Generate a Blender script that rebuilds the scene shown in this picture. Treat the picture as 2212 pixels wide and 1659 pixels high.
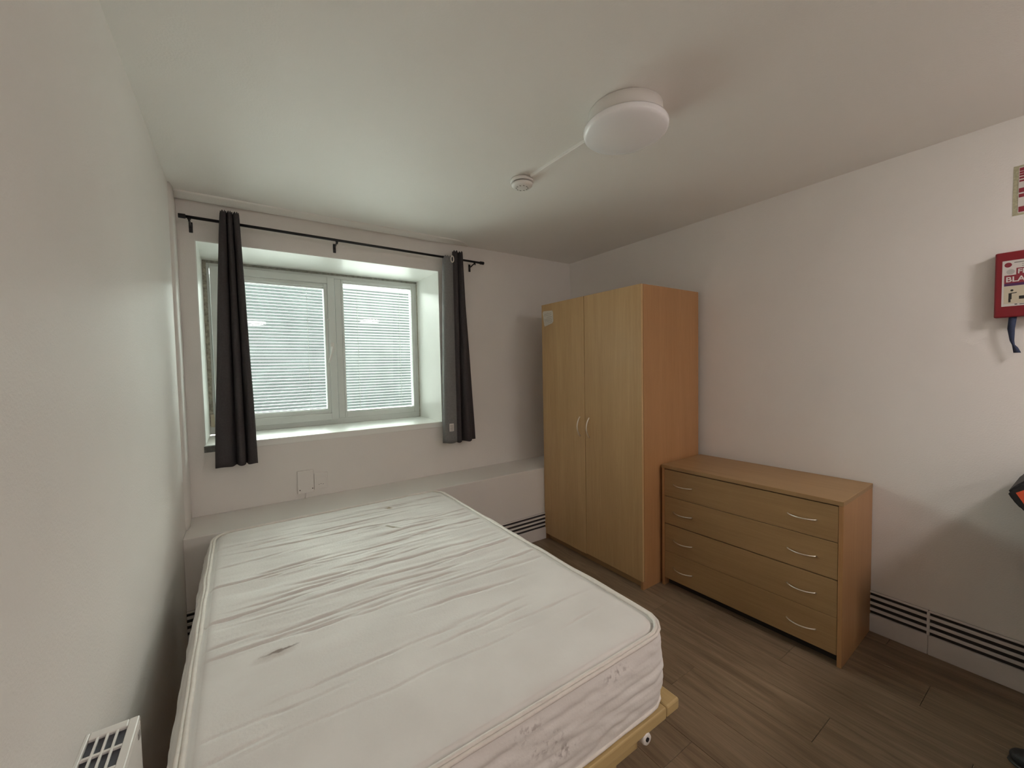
import bpy, bmesh, math, random
from mathutils import Vector, Matrix, noise

# ------------------------------------------------------------------ clear
for o in list(bpy.data.objects): bpy.data.objects.remove(o, do_unlink=True)
SC = bpy.context.scene
COL = SC.collection
random.seed(7)

# ------------------------------------------------------------------ camera
YAW, PITCH, ROLL, F = .5954, -.0421, -.0195, 870.0
CAMZ = 1.4353
fwd = Vector((math.sin(YAW)*math.cos(PITCH), math.cos(YAW)*math.cos(PITCH), math.sin(PITCH)))
rt0 = Vector((math.cos(YAW), -math.sin(YAW), 0))
up0 = rt0.cross(fwd)
rt = rt0*math.cos(ROLL) + up0*math.sin(ROLL)
up = up0*math.cos(ROLL) - rt0*math.sin(ROLL)
cam_d = bpy.data.cameras.new('camera'); cam = bpy.data.objects.new('camera', cam_d); COL.objects.link(cam)
M = Matrix((rt, up, -fwd)).transposed().to_4x4(); M.translation = (0, 0, CAMZ)
cam.matrix_world = M
cam_d.sensor_width = 36; cam_d.lens = F/2212*36; cam_d.clip_start = .02
SC.camera = cam

# ------------------------------------------------------------------ world, lights, exposure
W = bpy.data.worlds.new('overcast_sky'); SC.world = W; W.use_nodes = True
bg = W.node_tree.nodes['Background']
bg.inputs[0].default_value = (.93, 1.0, .95, 1); bg.inputs[1].default_value = 36.0
SC.view_settings.view_transform = 'Standard'; SC.view_settings.look = 'None'
SC.view_settings.gamma = 1; SC.view_settings.use_curve_mapping = False
SC.view_settings.exposure = 0.0
LAMP_STRENGTH = 74.0
cy = SC.cycles
cy.use_denoising = True
cy.max_bounces = 10; cy.diffuse_bounces = 7; cy.transparent_max_bounces = 12
cy.sample_clamp_indirect = 6
pl = bpy.data.lights.new('window_portal', 'AREA'); pl.shape = 'RECTANGLE'; pl.size = 1.5; pl.size_y = 1.2
plo = bpy.data.objects.new('window_portal', pl); COL.objects.link(plo)
plo.location = (.575, 3.60, 1.6); plo.rotation_euler = (math.radians(-90), 0, 0)
pl.cycles.is_portal = True

# ------------------------------------------------------------------ dimensions
XL, XR, YW, YB, H = -.2692, 2.732, 2.982, -2.6, 2.4353
LY, LZ = 2.612, .590

# ------------------------------------------------------------------ materials
def new_mat(name):
    m = bpy.data.materials.new(name); m.use_nodes = True
    return m, m.node_tree, m.node_tree.nodes['Principled BSDF']
def node(nt, t, **k):
    n = nt.nodes.new(t)
    for a, v in k.items():
        if a in n.inputs.keys(): n.inputs[a].default_value = v
        else: setattr(n, a, v)
    return n
def ramp(nt, stops):
    r = nt.nodes.new('ShaderNodeValToRGB'); e = r.color_ramp.elements
    e[0].position, e[0].color = stops[0][0], (*stops[0][1], 1)
    e[1].position, e[1].color = stops[-1][0], (*stops[-1][1], 1)
    for p, c in stops[1:-1]:
        x = e.new(p); x.color = (*c, 1)
    return r
def coords(nt, scale=(1, 1, 1), space='Object'):
    t = nt.nodes.new('ShaderNodeTexCoord'); m = nt.nodes.new('ShaderNodeMapping')
    m.inputs['Scale'].default_value = scale
    nt.links.new(t.outputs[space], m.inputs[0]); return m.outputs[0]
def plain(name, col, rough=.6, metal=0, var=.05, nscale=8, bump=0, bscale=60, spec=.5):
    m, nt, b = new_mat(name); L = nt.links
    v = coords(nt)
    n = node(nt, 'ShaderNodeTexNoise', Scale=nscale, Detail=4.0); L.new(v, n.inputs['Vector'])
    r = ramp(nt, [(.3, tuple(c*(1-var) for c in col)), (.7, tuple(min(1, c*(1+var)) for c in col))])
    L.new(n.outputs['Fac'], r.inputs[0]); L.new(r.outputs[0], b.inputs['Base Color'])
    b.inputs['Roughness'].default_value = rough; b.inputs['Metallic'].default_value = metal
    b.inputs['Specular IOR Level'].default_value = spec
    if bump:
        n2 = node(nt, 'ShaderNodeTexNoise', Scale=bscale, Detail=3.0); L.new(v, n2.inputs['Vector'])
        bp = node(nt, 'ShaderNodeBump', Strength=bump, Distance=.004)
        L.new(n2.outputs['Fac'], bp.inputs['Height']); L.new(bp.outputs[0], b.inputs['Normal'])
    return m
def wood(name, base, dark, axis='z', scale=1.0, rough=.42, contrast=1.0):
    m, nt, b = new_mat(name); L = nt.links
    s = {'z': (28, 28, 1.1), 'y': (28, 1.1, 28), 'x': (1.1, 28, 28)}[axis]
    v = coords(nt, tuple(a*scale for a in s))
    n = node(nt, 'ShaderNodeTexNoise', Scale=2.2, Detail=6.0, Roughness=.6, Distortion=.35); L.new(v, n.inputs['Vector'])
    s2 = {'z': (5, 5, .35), 'y': (5, .35, 5), 'x': (.35, 5, 5)}[axis]
    v2 = coords(nt, s2)
    n2 = node(nt, 'ShaderNodeTexNoise', Scale=1.7, Detail=3.0, Distortion=.8); L.new(v2, n2.inputs['Vector'])
    s3 = {'z': (260, 260, 9), 'y': (260, 9, 260), 'x': (9, 260, 260)}[axis]
    v3 = coords(nt, s3)
    n3 = node(nt, 'ShaderNodeTexNoise', Scale=1.0, Detail=2.0); L.new(v3, n3.inputs['Vector'])
    a = node(nt, 'ShaderNodeMath', operation='ADD'); L.new(n.outputs['Fac'], a.inputs[0]); L.new(n2.outputs['Fac'], a.inputs[1])
    a2 = node(nt, 'ShaderNodeMath', operation='MULTIPLY_ADD'); L.new(n3.outputs['Fac'], a2.inputs[0]); a2.inputs[1].default_value = .6; L.new(a.outputs[0], a2.inputs[2])
    a3 = node(nt, 'ShaderNodeMath', operation='MULTIPLY'); L.new(a2.outputs[0], a3.inputs[0]); a3.inputs[1].default_value = .385
    w = .14/contrast
    r = ramp(nt, [(.5-w, dark), (.5, tuple((x+y)/2 for x, y in zip(base, dark))), (.5+w, base)])
    L.new(a3.outputs[0], r.inputs[0]); L.new(r.outputs[0], b.inputs['Base Color'])
    b.inputs['Roughness'].default_value = rough; b.inputs['Specular IOR Level'].default_value = .4
    bp = node(nt, 'ShaderNodeBump', Strength=.05, Distance=.002); L.new(n3.outputs['Fac'], bp.inputs['Height']); L.new(bp.outputs[0], b.inputs['Normal'])
    return m

M_WALL = plain('wall_paint', (.80, .768, .74), .55, var=.018, nscale=2.5, bump=.22, bscale=180, spec=.3)
M_CEIL = plain('ceiling_paint', (.87, .845, .815), .6, var=.012, nscale=2, bump=.18, bscale=150, spec=.3)
M_REVEAL = plain('gloss_white_reveal', (.84, .84, .81), .4, var=.02, nscale=4, bump=.08, bscale=60)
M_TRIM = plain('skirting_paint', (.70, .66, .64), .4, var=.04, nscale=9, bump=.06, bscale=90)
M_SLOT = plain('slot_dark', (.035, .028, .027), .8, var=.1)
M_PVC = plain('window_plastic', (.66, .68, .66), .32, var=.03, nscale=6)
M_SEAL = plain('mildewed_sealant', (.36, .34, .28), .7, var=.45, nscale=45)
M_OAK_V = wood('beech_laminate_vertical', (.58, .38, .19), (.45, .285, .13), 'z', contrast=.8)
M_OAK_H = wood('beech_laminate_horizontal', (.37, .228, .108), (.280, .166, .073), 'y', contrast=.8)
M_OAK_S = wood('beech_laminate_side', (.44, .235, .105), (.34, .170, .070), 'z', contrast=.7)
M_PINE = wood('pale_pine', (.52, .385, .185), (.42, .30, .135), 'x', contrast=.6, rough=.45)
M_PINE_Y = wood('pale_pine_side', (.52, .385, .185), (.42, .30, .135), 'y', contrast=.6, rough=.45)
M_CHROME = plain('brushed_steel', (.90, .84, .76), .32, 1, var=.02)
M_BLACK = plain('black_metal', (.012, .012, .014), .35, .3, var=.1)
M_DARK = plain('dark_gap', (.02, .014, .01), .8, var=.1)
M_CURT = plain('charcoal_fabric', (.062, .056, .058), .9, var=.10, nscale=120, bump=.35, bscale=500, spec=.1)
M_LINING = plain('grey_lining_fabric', (.20, .20, .20), .85, var=.08, nscale=90, bump=.3, bscale=400, spec=.1)
M_WHITE = plain('white_plastic', (.74, .71, .68), .35, var=.02)
M_OPAL = plain('opal_plastic', (.93, .92, .94), .22, var=.01)
M_BRASS = plain('aged_yellow_rim', (.42, .30, .14), .5, var=.1)
M_PAPER = plain('note_paper', (.66, .62, .55), .8, var=.05, nscale=60)
M_INK = plain('grey_ink', (.22, .20, .19), .8, var=.2)
M_RED = plain('red_plastic', (.20, .008, .016), .35, var=.05)
M_LRED = plain('printed_red', (.24, .022, .038), .45, var=.04)
M_PURP = plain('printed_purple', (.07, .02, .09), .45, var=.04)
M_CREAM = plain('cream_print', (.58, .52, .40), .5, var=.04)
M_LABEL = plain('label_white', (.66, .63, .60), .45, var=.03)
M_TAPE = plain('yellowed_tape', (.40, .38, .26), .5, var=.2, nscale=120)
M_STRAP = plain('navy_webbing', (.02, .03, .07), .8, var=.15, nscale=200)
M_PBLACK = plain('printed_black', (.02, .02, .018), .5, var=.05)
M_BAGB = plain('black_nylon', (.018, .017, .018), .6, var=.2, nscale=80, bump=.3, bscale=200)
M_ORANGE = plain('orange_panel', (.75, .11, .04), .5, var=.05)
M_TOP = plain('grey_worktop', (.28, .26, .24), .4, var=.2, nscale=90)
M_UNIT = plain('white_unit', (.6, .58, .55), .4, var=.02)
M_CONC = plain('grey_paving', (.46, .46, .45), .9, var=.1, nscale=2)
M_SLATB = plain('white_blind_slat', (.80, .81, .80), .4, var=.02)
M_GRILLE = plain('grille_dark', (.045, .045, .06), .6, var=.35, nscale=70)
# slats let a little light through
nt = M_SLATB.node_tree
b = nt.nodes['Principled BSDF']; tr = nt.nodes.new('ShaderNodeBsdfTranslucent'); tr.inputs[0].default_value = (.8, .82, .8, 1)
mx = nt.nodes.new('ShaderNodeMixShader'); mx.inputs[0].default_value = .10
nt.links.new(b.outputs[0], mx.inputs[1]); nt.links.new(tr.outputs[0], mx.inputs[2]); nt.links.new(mx.outputs[0], nt.nodes['Material Output'].inputs[0])
# glass: thin clear pane with a gloss reflection
M_GLASS, nt, b = new_mat('window_glass')
nt.nodes.remove(b)
t = nt.nodes.new('ShaderNodeBsdfTransparent'); t.inputs[0].default_value = (.93, .96, .94, 1)
g = nt.nodes.new('ShaderNodeBsdfGlossy'); g.inputs['Roughness'].default_value = .03
fr = nt.nodes.new('ShaderNodeFresnel'); fr.inputs[0].default_value = 1.45
mx = nt.nodes.new('ShaderNodeMixShader')
nt.links.new(fr.outputs[0], mx.inputs[0]); nt.links.new(t.outputs[0], mx.inputs[1]); nt.links.new(g.outputs[0], mx.inputs[2])
nt.links.new(mx.outputs[0], nt.nodes['Material Output'].inputs[0])
# lit lamp diffuser, and a dimmer copy for the added fill light
M_GLOW, nt, b = new_mat('lit_opal_diffuser')
b.inputs['Emission Color'].default_value = (1.0, .92, .88, 1); b.inputs['Emission Strength'].default_value = LAMP_STRENGTH
M_GLOW2 = M_GLOW.copy(); M_GLOW2.name = 'fill_light_diffuser'
M_GLOW2.node_tree.nodes['Principled BSDF'].inputs['Emission Strength'].default_value = LAMP_STRENGTH*.5
# floor planks: wood grain plus a tone for each plank
def floor_mat():
    m, nt, b = new_mat('vinyl_plank_wood'); L = nt.links
    info = nt.nodes.new('ShaderNodeObjectInfo')
    tc = nt.nodes.new('ShaderNodeTexCoord')
    off = nt.nodes.new('ShaderNodeVectorMath'); off.operation = 'SCALE'; L.new(info.outputs['Random'], off.inputs['Scale']); off.inputs[0].default_value = (37, 19, 11)
    ad = nt.nodes.new('ShaderNodeVectorMath'); ad.operation = 'ADD'; L.new(tc.outputs['Object'], ad.inputs[0]); L.new(off.outputs[0], ad.inputs[1])
    def mp(s):
        q = nt.nodes.new('ShaderNodeMapping'); q.inputs['Scale'].default_value = s; L.new(ad.outputs[0], q.inputs[0]); return q.outputs[0]
    n1 = node(nt, 'ShaderNodeTexNoise', Scale=1.6, Detail=7.0, Roughness=.65, Distortion=1.2); L.new(mp((12, 1.1, 1)), n1.inputs['Vector'])
    n2 = node(nt, 'ShaderNodeTexNoise', Scale=1.0, Detail=3.0); L.new(mp((150, 6, 1)), n2.inputs['Vector'])
    a = node(nt, 'ShaderNodeMath', operation='MULTIPLY_ADD'); L.new(n2.outputs['Fac'], a.inputs[0]); a.inputs[1].default_value = .35; L.new(n1.outputs['Fac'], a.inputs[2])
    a2 = node(nt, 'ShaderNodeMath', operation='MULTIPLY_ADD'); L.new(info.outputs['Random'], a2.inputs[0]); a2.inputs[1].default_value = .07; L.new(a.outputs[0], a2.inputs[2])
    r = ramp(nt, [(.45, (.122, .080, .048)), (.68, (.190, .132, .082)), (.92, (.270, .195, .128))])
    L.new(a2.outputs[0], r.inputs[0]); L.new(r.outputs[0], b.inputs['Base Color'])
    b.inputs['Roughness'].default_value = .38; b.inputs['Specular IOR Level'].default_value = .35
    bp = node(nt, 'ShaderNodeBump', Strength=.12, Distance=.002); L.new(a.outputs[0], bp.inputs['Height']); L.new(bp.outputs[0], b.inputs['Normal'])
    return m
M_FLOOR = floor_mat()
# mattress ticking: cloth with a few stains of their own
def mattress_mat():
    m, nt, b = new_mat('quilted_ticking'); L = nt.links
    tc = nt.nodes.new('ShaderNodeTexCoord')
    n = node(nt, 'ShaderNodeTexNoise', Scale=5.0, Detail=5.0); L.new(tc.outputs['Object'], n.inputs['Vector'])
    r = ramp(nt, [(.3, (.69, .655, .63)), (.7, (.77, .74, .715))]); L.new(n.outputs['Fac'], r.inputs[0])
    col = r.outputs[0]
    nn = node(nt, 'ShaderNodeTexNoise', Scale=38.0, Detail=4.0); L.new(tc.outputs['Object'], nn.inputs['Vector'])
    ns = nt.nodes.new('ShaderNodeVectorMath'); ns.operation = 'SCALE'; ns.inputs['Scale'].default_value = .03; L.new(nn.outputs['Color'], ns.inputs[0])
    pv = nt.nodes.new('ShaderNodeVectorMath'); pv.operation = 'ADD'; L.new(tc.outputs['Object'], pv.inputs[0]); L.new(ns.outputs[0], pv.inputs[1])
    # (centre, radii, rotation, colour, amount) in mattress coordinates (origin at head-left corner on the bed base)
    st = [((.795, -.16, .24), (.018, .026, .2), 0, (.26, .18, .09), .85),
          ((.722, -.436, .24), (.034, .010, .2), -1.05, (.22, .17, .10), .85),
          ((.745, -.470, .24), (.020, .008, .2), -.9, (.22, .17, .10), .6),
          ((.20, -1.120, .24), (.045, .006, .2), .1, (.13, .09, .08), .8),
          ((.185, -1.128, .24), (.050, .020, .2), .1, (.36, .28, .24), .35)]
    for c, rad, rot, cc, am in st:
        mp = nt.nodes.new('ShaderNodeMapping'); mp.vector_type = 'TEXTURE'
        mp.inputs['Location'].default_value = (c[0]+.015, c[1]+.015, c[2]); mp.inputs['Rotation'].default_value = (0, 0, rot); mp.inputs['Scale'].default_value = rad
        L.new(pv.outputs[0], mp.inputs[0])
        ln = nt.nodes.new('ShaderNodeVectorMath'); ln.operation = 'LENGTH'; L.new(mp.outputs[0], ln.inputs[0])
        mr = nt.nodes.new('ShaderNodeMapRange'); mr.inputs['From Min'].default_value = 1.25; mr.inputs['From Max'].default_value = .5
        mr.inputs['To Max'].default_value = am; L.new(ln.outputs['Value'], mr.inputs['Value'])
        mix = nt.nodes.new('ShaderNodeMix'); mix.data_type = 'RGBA'; mix.inputs[7].default_value = (*cc, 1)
        L.new(mr.outputs[0], mix.inputs[0]); L.new(col, mix.inputs[6]); col = mix.outputs[2]
    # faint speckled soiling on the foot side
    for c, rad in [((.635, -1.673, .180), (.055, .2, .026)), ((.685, -1.673, .130), (.065, .2, .030)), ((.735, -1.673, .085), (.055, .2, .025)), ((.92, -1.673, .185), (.06, .2, .022))]:
        mp = nt.nodes.new('ShaderNodeMapping'); mp.vector_type = 'TEXTURE'; mp.inputs['Location'].default_value = c; mp.inputs['Scale'].default_value = rad
        L.new(tc.outputs['Object'], mp.inputs[0])
        ln = nt.nodes.new('ShaderNodeVectorMath'); ln.operation = 'LENGTH'; L.new(mp.outputs[0], ln.inputs[0])
        mr = nt.nodes.new('ShaderNodeMapRange'); mr.inputs['From Min'].default_value = 1.0; mr.inputs['From Max'].default_value = .3; L.new(ln.outputs['Value'], mr.inputs['Value'])
        sp = node(nt, 'ShaderNodeTexNoise', Scale=75.0, Detail=3.0); L.new(tc.outputs['Object'], sp.inputs['Vector'])
        sr = nt.nodes.new('ShaderNodeMapRange'); sr.inputs['From Min'].default_value = .50; sr.inputs['From Max'].default_value = .62; sr.inputs['To Max'].default_value = .58; L.new(sp.outputs['Fac'], sr.inputs['Value'])
        mu = node(nt, 'ShaderNodeMath', operation='MULTIPLY'); L.new(mr.outputs[0], mu.inputs[0]); L.new(sr.outputs[0], mu.inputs[1])
        mix = nt.nodes.new('ShaderNodeMix'); mix.data_type = 'RGBA'; mix.inputs[7].default_value = (.25, .20, .19, 1)
        L.new(mu.outputs[0], mix.inputs[0]); L.new(col, mix.inputs[6]); col = mix.outputs[2]
    L.new(col, b.inputs['Base Color']); b.inputs['Roughness'].default_value = .85; b.inputs['Specular IOR Level'].default_value = .15
    n3 = node(nt, 'ShaderNodeTexNoise', Scale=140.0, Detail=3.0); L.new(tc.outputs['Object'], n3.inputs['Vector'])
    bp = node(nt, 'ShaderNodeBump', Strength=.25, Distance=.002); L.new(n3.outputs['Fac'], bp.inputs['Height']); L.new(bp.outputs[0], b.inputs['Normal'])
    return m
M_TICK = mattress_mat()

# ------------------------------------------------------------------ mesh helpers
def obj(name, bm, mat, parent=None, smooth=False, loc=None):
    me = bpy.data.meshes.new(name); bm.normal_update(); bm.to_mesh(me); bm.free()
    me.materials.append(mat)
    if smooth:
        for p in me.polygons: p.use_smooth = True
    o = bpy.data.objects.new(name, me); COL.objects.link(o)
    if parent is not None: o.parent = parent
    if loc: o.location = loc
    return o
def tag(o, label, cat, group=None):
    o['label'] = label; o['category'] = cat
    if group: o['group'] = group
    return o
def struct(o): o['kind'] = 'structure'; return o
def thing(name, label, cat, loc=(0, 0, 0), rotz=0, group=None):
    o = bpy.data.objects.new(name, None); COL.objects.link(o); o.location = loc; o.rotation_euler = (0, 0, rotz)
    o.empty_display_size = .05
    return tag(o, label, cat, group)
def sempty(name, loc=(0, 0, 0)):
    o = bpy.data.objects.new(name, None); COL.objects.link(o); o.location = loc; return struct(o)
def box(bm, x0, x1, y0, y1, z0, z1, bev=0, seg=2):
    b2 = bmesh.new()
    bmesh.ops.create_cube(b2, size=1)
    for v in b2.verts: v.co = Vector(((x0+x1)/2+v.co.x*(x1-x0), (y0+y1)/2+v.co.y*(y1-y0), (z0+z1)/2+v.co.z*(z1-z0)))
    if bev: bmesh.ops.bevel(b2, geom=b2.edges[:], offset=bev, segments=seg, affect='EDGES', profile=.5)
    me = bpy.data.meshes.new('tmp'); b2.to_mesh(me); b2.free(); bm.from_mesh(me); bpy.data.meshes.remove(me)
    return bm
def B(*a, **k): return box(bmesh.new(), *a, **k)
def lathe(bm, prof, c=(0, 0, 0), n=48, axis='z'):
    rings = []
    for r, z in prof:
        ring = []
        for i in range(n):
            a = 2*math.pi*i/n
            p = (r*math.cos(a), r*math.sin(a), z)
            if axis == 'x': p = (z, p[0], p[1])
            if axis == 'y': p = (p[0], z, p[1])
            ring.append(bm.verts.new(Vector(p)+Vector(c)))
        rings.append(ring)
    for a, b_ in zip(rings, rings[1:]):
        for i in range(n): bm.faces.new((a[i], a[(i+1) % n], b_[(i+1) % n], b_[i]))
    bm.faces.new(rings[0][::-1]); bm.faces.new(rings[-1])
    bmesh.ops.recalc_face_normals(bm, faces=bm.faces[:])
    return bm
def tube(bm, pts, r, n=10, closed=False):
    pts = [Vector(p) for p in pts]; N = len(pts); rings = []; ref = None
    for i, p in enumerate(pts):
        if closed: d = pts[(i+1) % N]-pts[i-1]
        else: d = pts[min(i+1, N-1)]-pts[max(i-1, 0)]
        d.normalize()
        if ref is None: ref = Vector((0, 0, 1)) if abs(d.z) < .9 else Vector((1, 0, 0))
        s = d.cross(ref).normalized(); t_ = s.cross(d).normalized(); ref = t_
        rr = r[i] if isinstance(r, (list, tuple)) else r
        rings.append([bm.verts.new(p+(s*math.cos(2*math.pi*k/n)+t_*math.sin(2*math.pi*k/n))*rr) for k in range(n)])
    pr = list(zip(rings, rings[1:])) + ([(rings[-1], rings[0])] if closed else [])
    for a, b_ in pr:
        for k in range(n): bm.faces.new((a[k], a[(k+1) % n], b_[(k+1) % n], b_[k]))
    if not closed: bm.faces.new(rings[0][::-1]); bm.faces.new(rings[-1])
    bmesh.ops.recalc_face_normals(bm, faces=bm.faces[:])
    return bm
def hole_wall(bm, x0, x1, z0, z1, hx0, hx1, hz0, hz1, y0, y1):
    """wall slab in the xz plane with a rectangular hole through it"""
    o = [(x0, z0), (x1, z0), (x1, z1), (x0, z1)]; h = [(hx0, hz0), (hx1, hz0), (hx1, hz1), (hx0, hz1)]
    V = {}
    for k, y in (('f', y0), ('b', y1)):
        V[k] = [bm.verts.new((x, y, z)) for x, z in o]; V[k+'h'] = [bm.verts.new((x, y, z)) for x, z in h]
    for i in range(4):
        j = (i+1) % 4
        bm.faces.new((V['f'][i], V['f'][j], V['fh'][j], V['fh'][i]))
        bm.faces.new((V['b'][j], V['b'][i], V['bh'][i], V['bh'][j]))
        bm.faces.new((V['fh'][i], V['fh'][j], V['bh'][j], V['bh'][i]))
        bm.faces.new((V['f'][j], V['f'][i], V['b'][i], V['b'][j]))
    bmesh.ops.recalc_face_normals(bm, faces=bm.faces[:])
    return bm

# ------------------------------------------------------------------ structure
RX0, RX1, RZ0, RZ1, RY = -.183, 1.340, .997, 2.207, 3.49
T = .15
wf = struct(obj('wall_far', hole_wall(bmesh.new(), XL-T, XR+T, 0, H, RX0, RX1, RZ0, RZ1, YW, RY+.09), M_WALL))
struct(obj('wall_left', B(XL-T, XL, YB, YW, 0, H), M_WALL))
struct(obj('wall_right', B(XR, XR+T, YB, YW, 0, H), M_WALL))
struct(obj('wall_back', B(XL-T, XR+T, YB-T, YB, 0, H), M_WALL))
struct(obj('ceiling', B(XL-T, XR+T, YB-T, RY+.09, H, H+.15), M_CEIL))
# white-painted lining of the recess
bm = bmesh.new(); e = .006
box(bm, RX0, RX1, YW-.001, RY, RZ1-e, RZ1)
rv = struct(obj('trim_1', bm, M_REVEAL))
obj('reveal_panel', B(RX0, RX0+e, YW-.001, RY, RZ0+.012, RZ1-e), M_REVEAL, rv)
obj('reveal_panel', B(RX1-e, RX1, YW-.001, RY, RZ0+.012, RZ1-e), M_REVEAL, rv)
sb = B(RX0+.055, RX1, YW-.006, RY, RZ0-.030, RZ0+.012, bev=.003)
obj('sill_board', sb, M_REVEAL, rv)
obj('bare_plaster_patch', B(RX0-.004, RX0+.07, YW-.003, YW+.03, RZ0-.034, RZ0+.004, bev=.002), plain('bare_grey_plaster', (.16, .16, .15), .8, var=.3, nscale=60), rv)['label'] = 'bare grey plaster where the sill end is broken away'
# floor: base slab and planks
fl = struct(obj('floor', B(XL-T, XR+T, YB-T, YW, -.10, -.006), M_DARK))
pw, plen, gap = .182, 1.22, .0007
meshes = {}
x = XL; row = 0
while x < XR-.001:
    x1 = min(x+pw, XR); offy = [0, .47, .83, .21, .66][row % 5]
    y = YB-offy
    while y < YW:
        a, c = max(y, YB), min(y+plen, YW)
        if c-a > .02:
            key = (round(x1-x, 3), round(c-a, 3))
            if key not in meshes:
                bmk = B(gap, x1-x-gap, gap, c-a-gap, -.006, 0, bev=.0008, seg=1)
                me = bpy.data.meshes.new('plank'); bmk.to_mesh(me); bmk.free(); me.materials.append(M_FLOOR); meshes[key] = me
            o = bpy.data.objects.new('plank', meshes[key]); COL.objects.link(o); o.location = (x, a, 0); o.parent = fl
        y += plen
    x += pw; row += 1
# boxed-in ledge below the window
struct(obj('trim_2', B(XL, XR, LY, YW, 0, LZ, bev=.004), M_WALL))
# plaster cove at the top of the far wall, tapering out to the right, and down the left corner
bm = bmesh.new(); rows = []
N = 40
for i in range(N+1):
    x = XL+(1.62-XL)*i/N
    t_ = i/N
    d = (.128-.012*t_) * (1 if t_ < .9 else max(.02, 1-((t_-.9)/.1)**2*.98))
    k = .017*(1 if t_ < .85 else max(.02, (1-t_)/.15))
    prof = [(YW-d, H+.002), (YW-d+.0015, H-k*.35), (YW-d+.010, H-k*.55), (YW-d*.60, H-k*1.0), (YW-d*.35, H-k*1.05), (YW-d*.15, H-k*.7), (YW-.004, H-k*.35), (YW+.004, H-k*.35), (YW+.004, H+.002)]
    rows.append([bm.verts.new((x, a, c)) for a, c in prof])
for r0, r1 in zip(rows, rows[1:]):
    for j in range(len(r0)-1): bm.faces.new((r0[j], r0[j+1], r1[j+1], r1[j]))
bm.faces.new(rows[0]); bm.faces.new(rows[-1][::-1]); bmesh.ops.recalc_face_normals(bm, faces=bm.faces[:])
struct(obj('trim_3', bm, M_CEIL, smooth=True))
bm = bmesh.new(); rows = []
for i in range(31):
    z = LZ+(H-LZ)*i/30; wv = .004*noise.noise(Vector((0, 0, z*3)))
    d = .225+.004*math.sin(z*2)
    prof = [(XL-.004, YW-d), (XL+.009, YW-d+.006), (XL+.015+wv, YW-d*.72), (XL+.013+wv, YW-d*.42), (XL+.007, YW-d*.25), (XL+.010, YW-d*.08), (XL+.010, YW+.002), (XL-.004, YW+.002)]
    rows.append([bm.verts.new((a, c, z)) for a, c in prof])
for r0, r1 in zip(rows, rows[1:]):
    for j in range(len(r0)-1): bm.faces.new((r0[j], r0[j+1], r1[j+1], r1[j]))
bm.faces.new(rows[0]); bm.faces.new(rows[-1][::-1]); bmesh.ops.recalc_face_normals(bm, faces=bm.faces[:])
struct(obj('trim_4', bm, M_WALL, smooth=True))

# skirting heaters: louvred skirting on the right wall and on the ledge front
def skirting(name, a0, a1, splits, place):
    root = sempty(name)
    def bar(n, u0, u1, d0, d1, z0, z1, m, bev=.002):
        if place == 'right': return obj(n, B(XR-d1, XR-d0, u0, u1, z0, z1, bev=bev), m, root)
        return obj(n, B(u0, u1, LY-d1, LY-d0, z0, z1, bev=bev), m, root)
    bar('back_panel', a0, a1, 0, .004, .085, .215, M_SLOT, 0)
    e_ = [a0]+splits+[a1]
    for u0, u1 in zip(e_, e_[1:]):
        for z0, z1 in ((.208, .217), (.178, .193), (.146, .160), (.113, .128)):
            bar('louvre', u0+.0008, u1-.0008, .004, .016, z0, z1, M_TRIM, .003)
        bar('skirting_board', u0+.0005, u1-.0005, 0, .018, .0, .095, M_TRIM, .003)
    for u in splits: bar('joint_strip', u-.005, u+.005, .003, .0155, .095, .210, M_TRIM, .001)
    return root
skirting('baseboard_right', YB+.01, LY, [-1.6, -.55, .455], 'right')
skirting('baseboard_far', XL, XR-.02, [.9], 'far')

# ------------------------------------------------------------------ window
win = sempty('window_1')
FY0, FY1 = RY-.04, RY+.045
def fr_(n, x0, x1, z0, z1, y0, y1, parent, m=M_PVC, bev=.003): return obj(n, B(x0, x1, y0, y1, z0, z1, bev=bev), m, parent)
ox0, ox1, oz0, oz1 = RX0+.006, RX1-.006, RZ0+.012, RZ1-.006
frm = obj('frame', B(ox0, ox0+.036, FY0, FY1, oz0, oz1, bev=.003), M_PVC, win)
fr_('frame_head', ox0+.036, ox1, oz1-.040, oz1, FY0, FY1, win)
fr_('frame_sill', ox0+.036, ox1, oz0, oz0+.045, FY0, FY1, win)
fr_('frame_jamb', ox1-.030, ox1, oz0+.045, oz1-.040, FY0, FY1, win)
fr_('mullion', .655, .703, oz0+.045, oz1-.040, FY0, FY1, win)
def ring(n, x0, x1, z0, z1, wl, wr, wb, wt, y0, y1, parent, m=M_PVC, bev=.004):
    bm = bmesh.new()
    box(bm, x0, x0+wl, y0, y1, z0, z1, bev=bev); box(bm, x1-wr, x1, y0, y1, z0, z1, bev=bev)
    box(bm, x0+wl-.001, x1-wr+.001, y0, y1, z0, z0+wb, bev=bev); box(bm, x0+wl-.001, x1-wr+.001, y0, y1, z1-wt, z1, bev=bev)
    return obj(n, bm, m, parent)
sash = ring('sash', -.138, .650, oz0+.035, oz1-.036, .055, .052, .055, .050, RY-.062, RY+.02, win)
ring('glazing_bead', -.084, .599, oz0+.089, oz1-.085, .025, .026, .030, .030, RY-.050, RY+.018, sash)
ring('glazing_bead', .702, ox1-.028, oz0+.044, oz1-.039, .016, .026, .045, .020, RY-.046, RY+.018, win)
fr_('pane', -.07, .585, oz0+.11, oz1-.105, RY+.006, RY+.012, sash, M_GLASS, 0)
fr_('pane', .712, ox1-.045, oz0+.08, oz1-.055, RY+.006, RY+.012, win, M_GLASS, 0)
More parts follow.
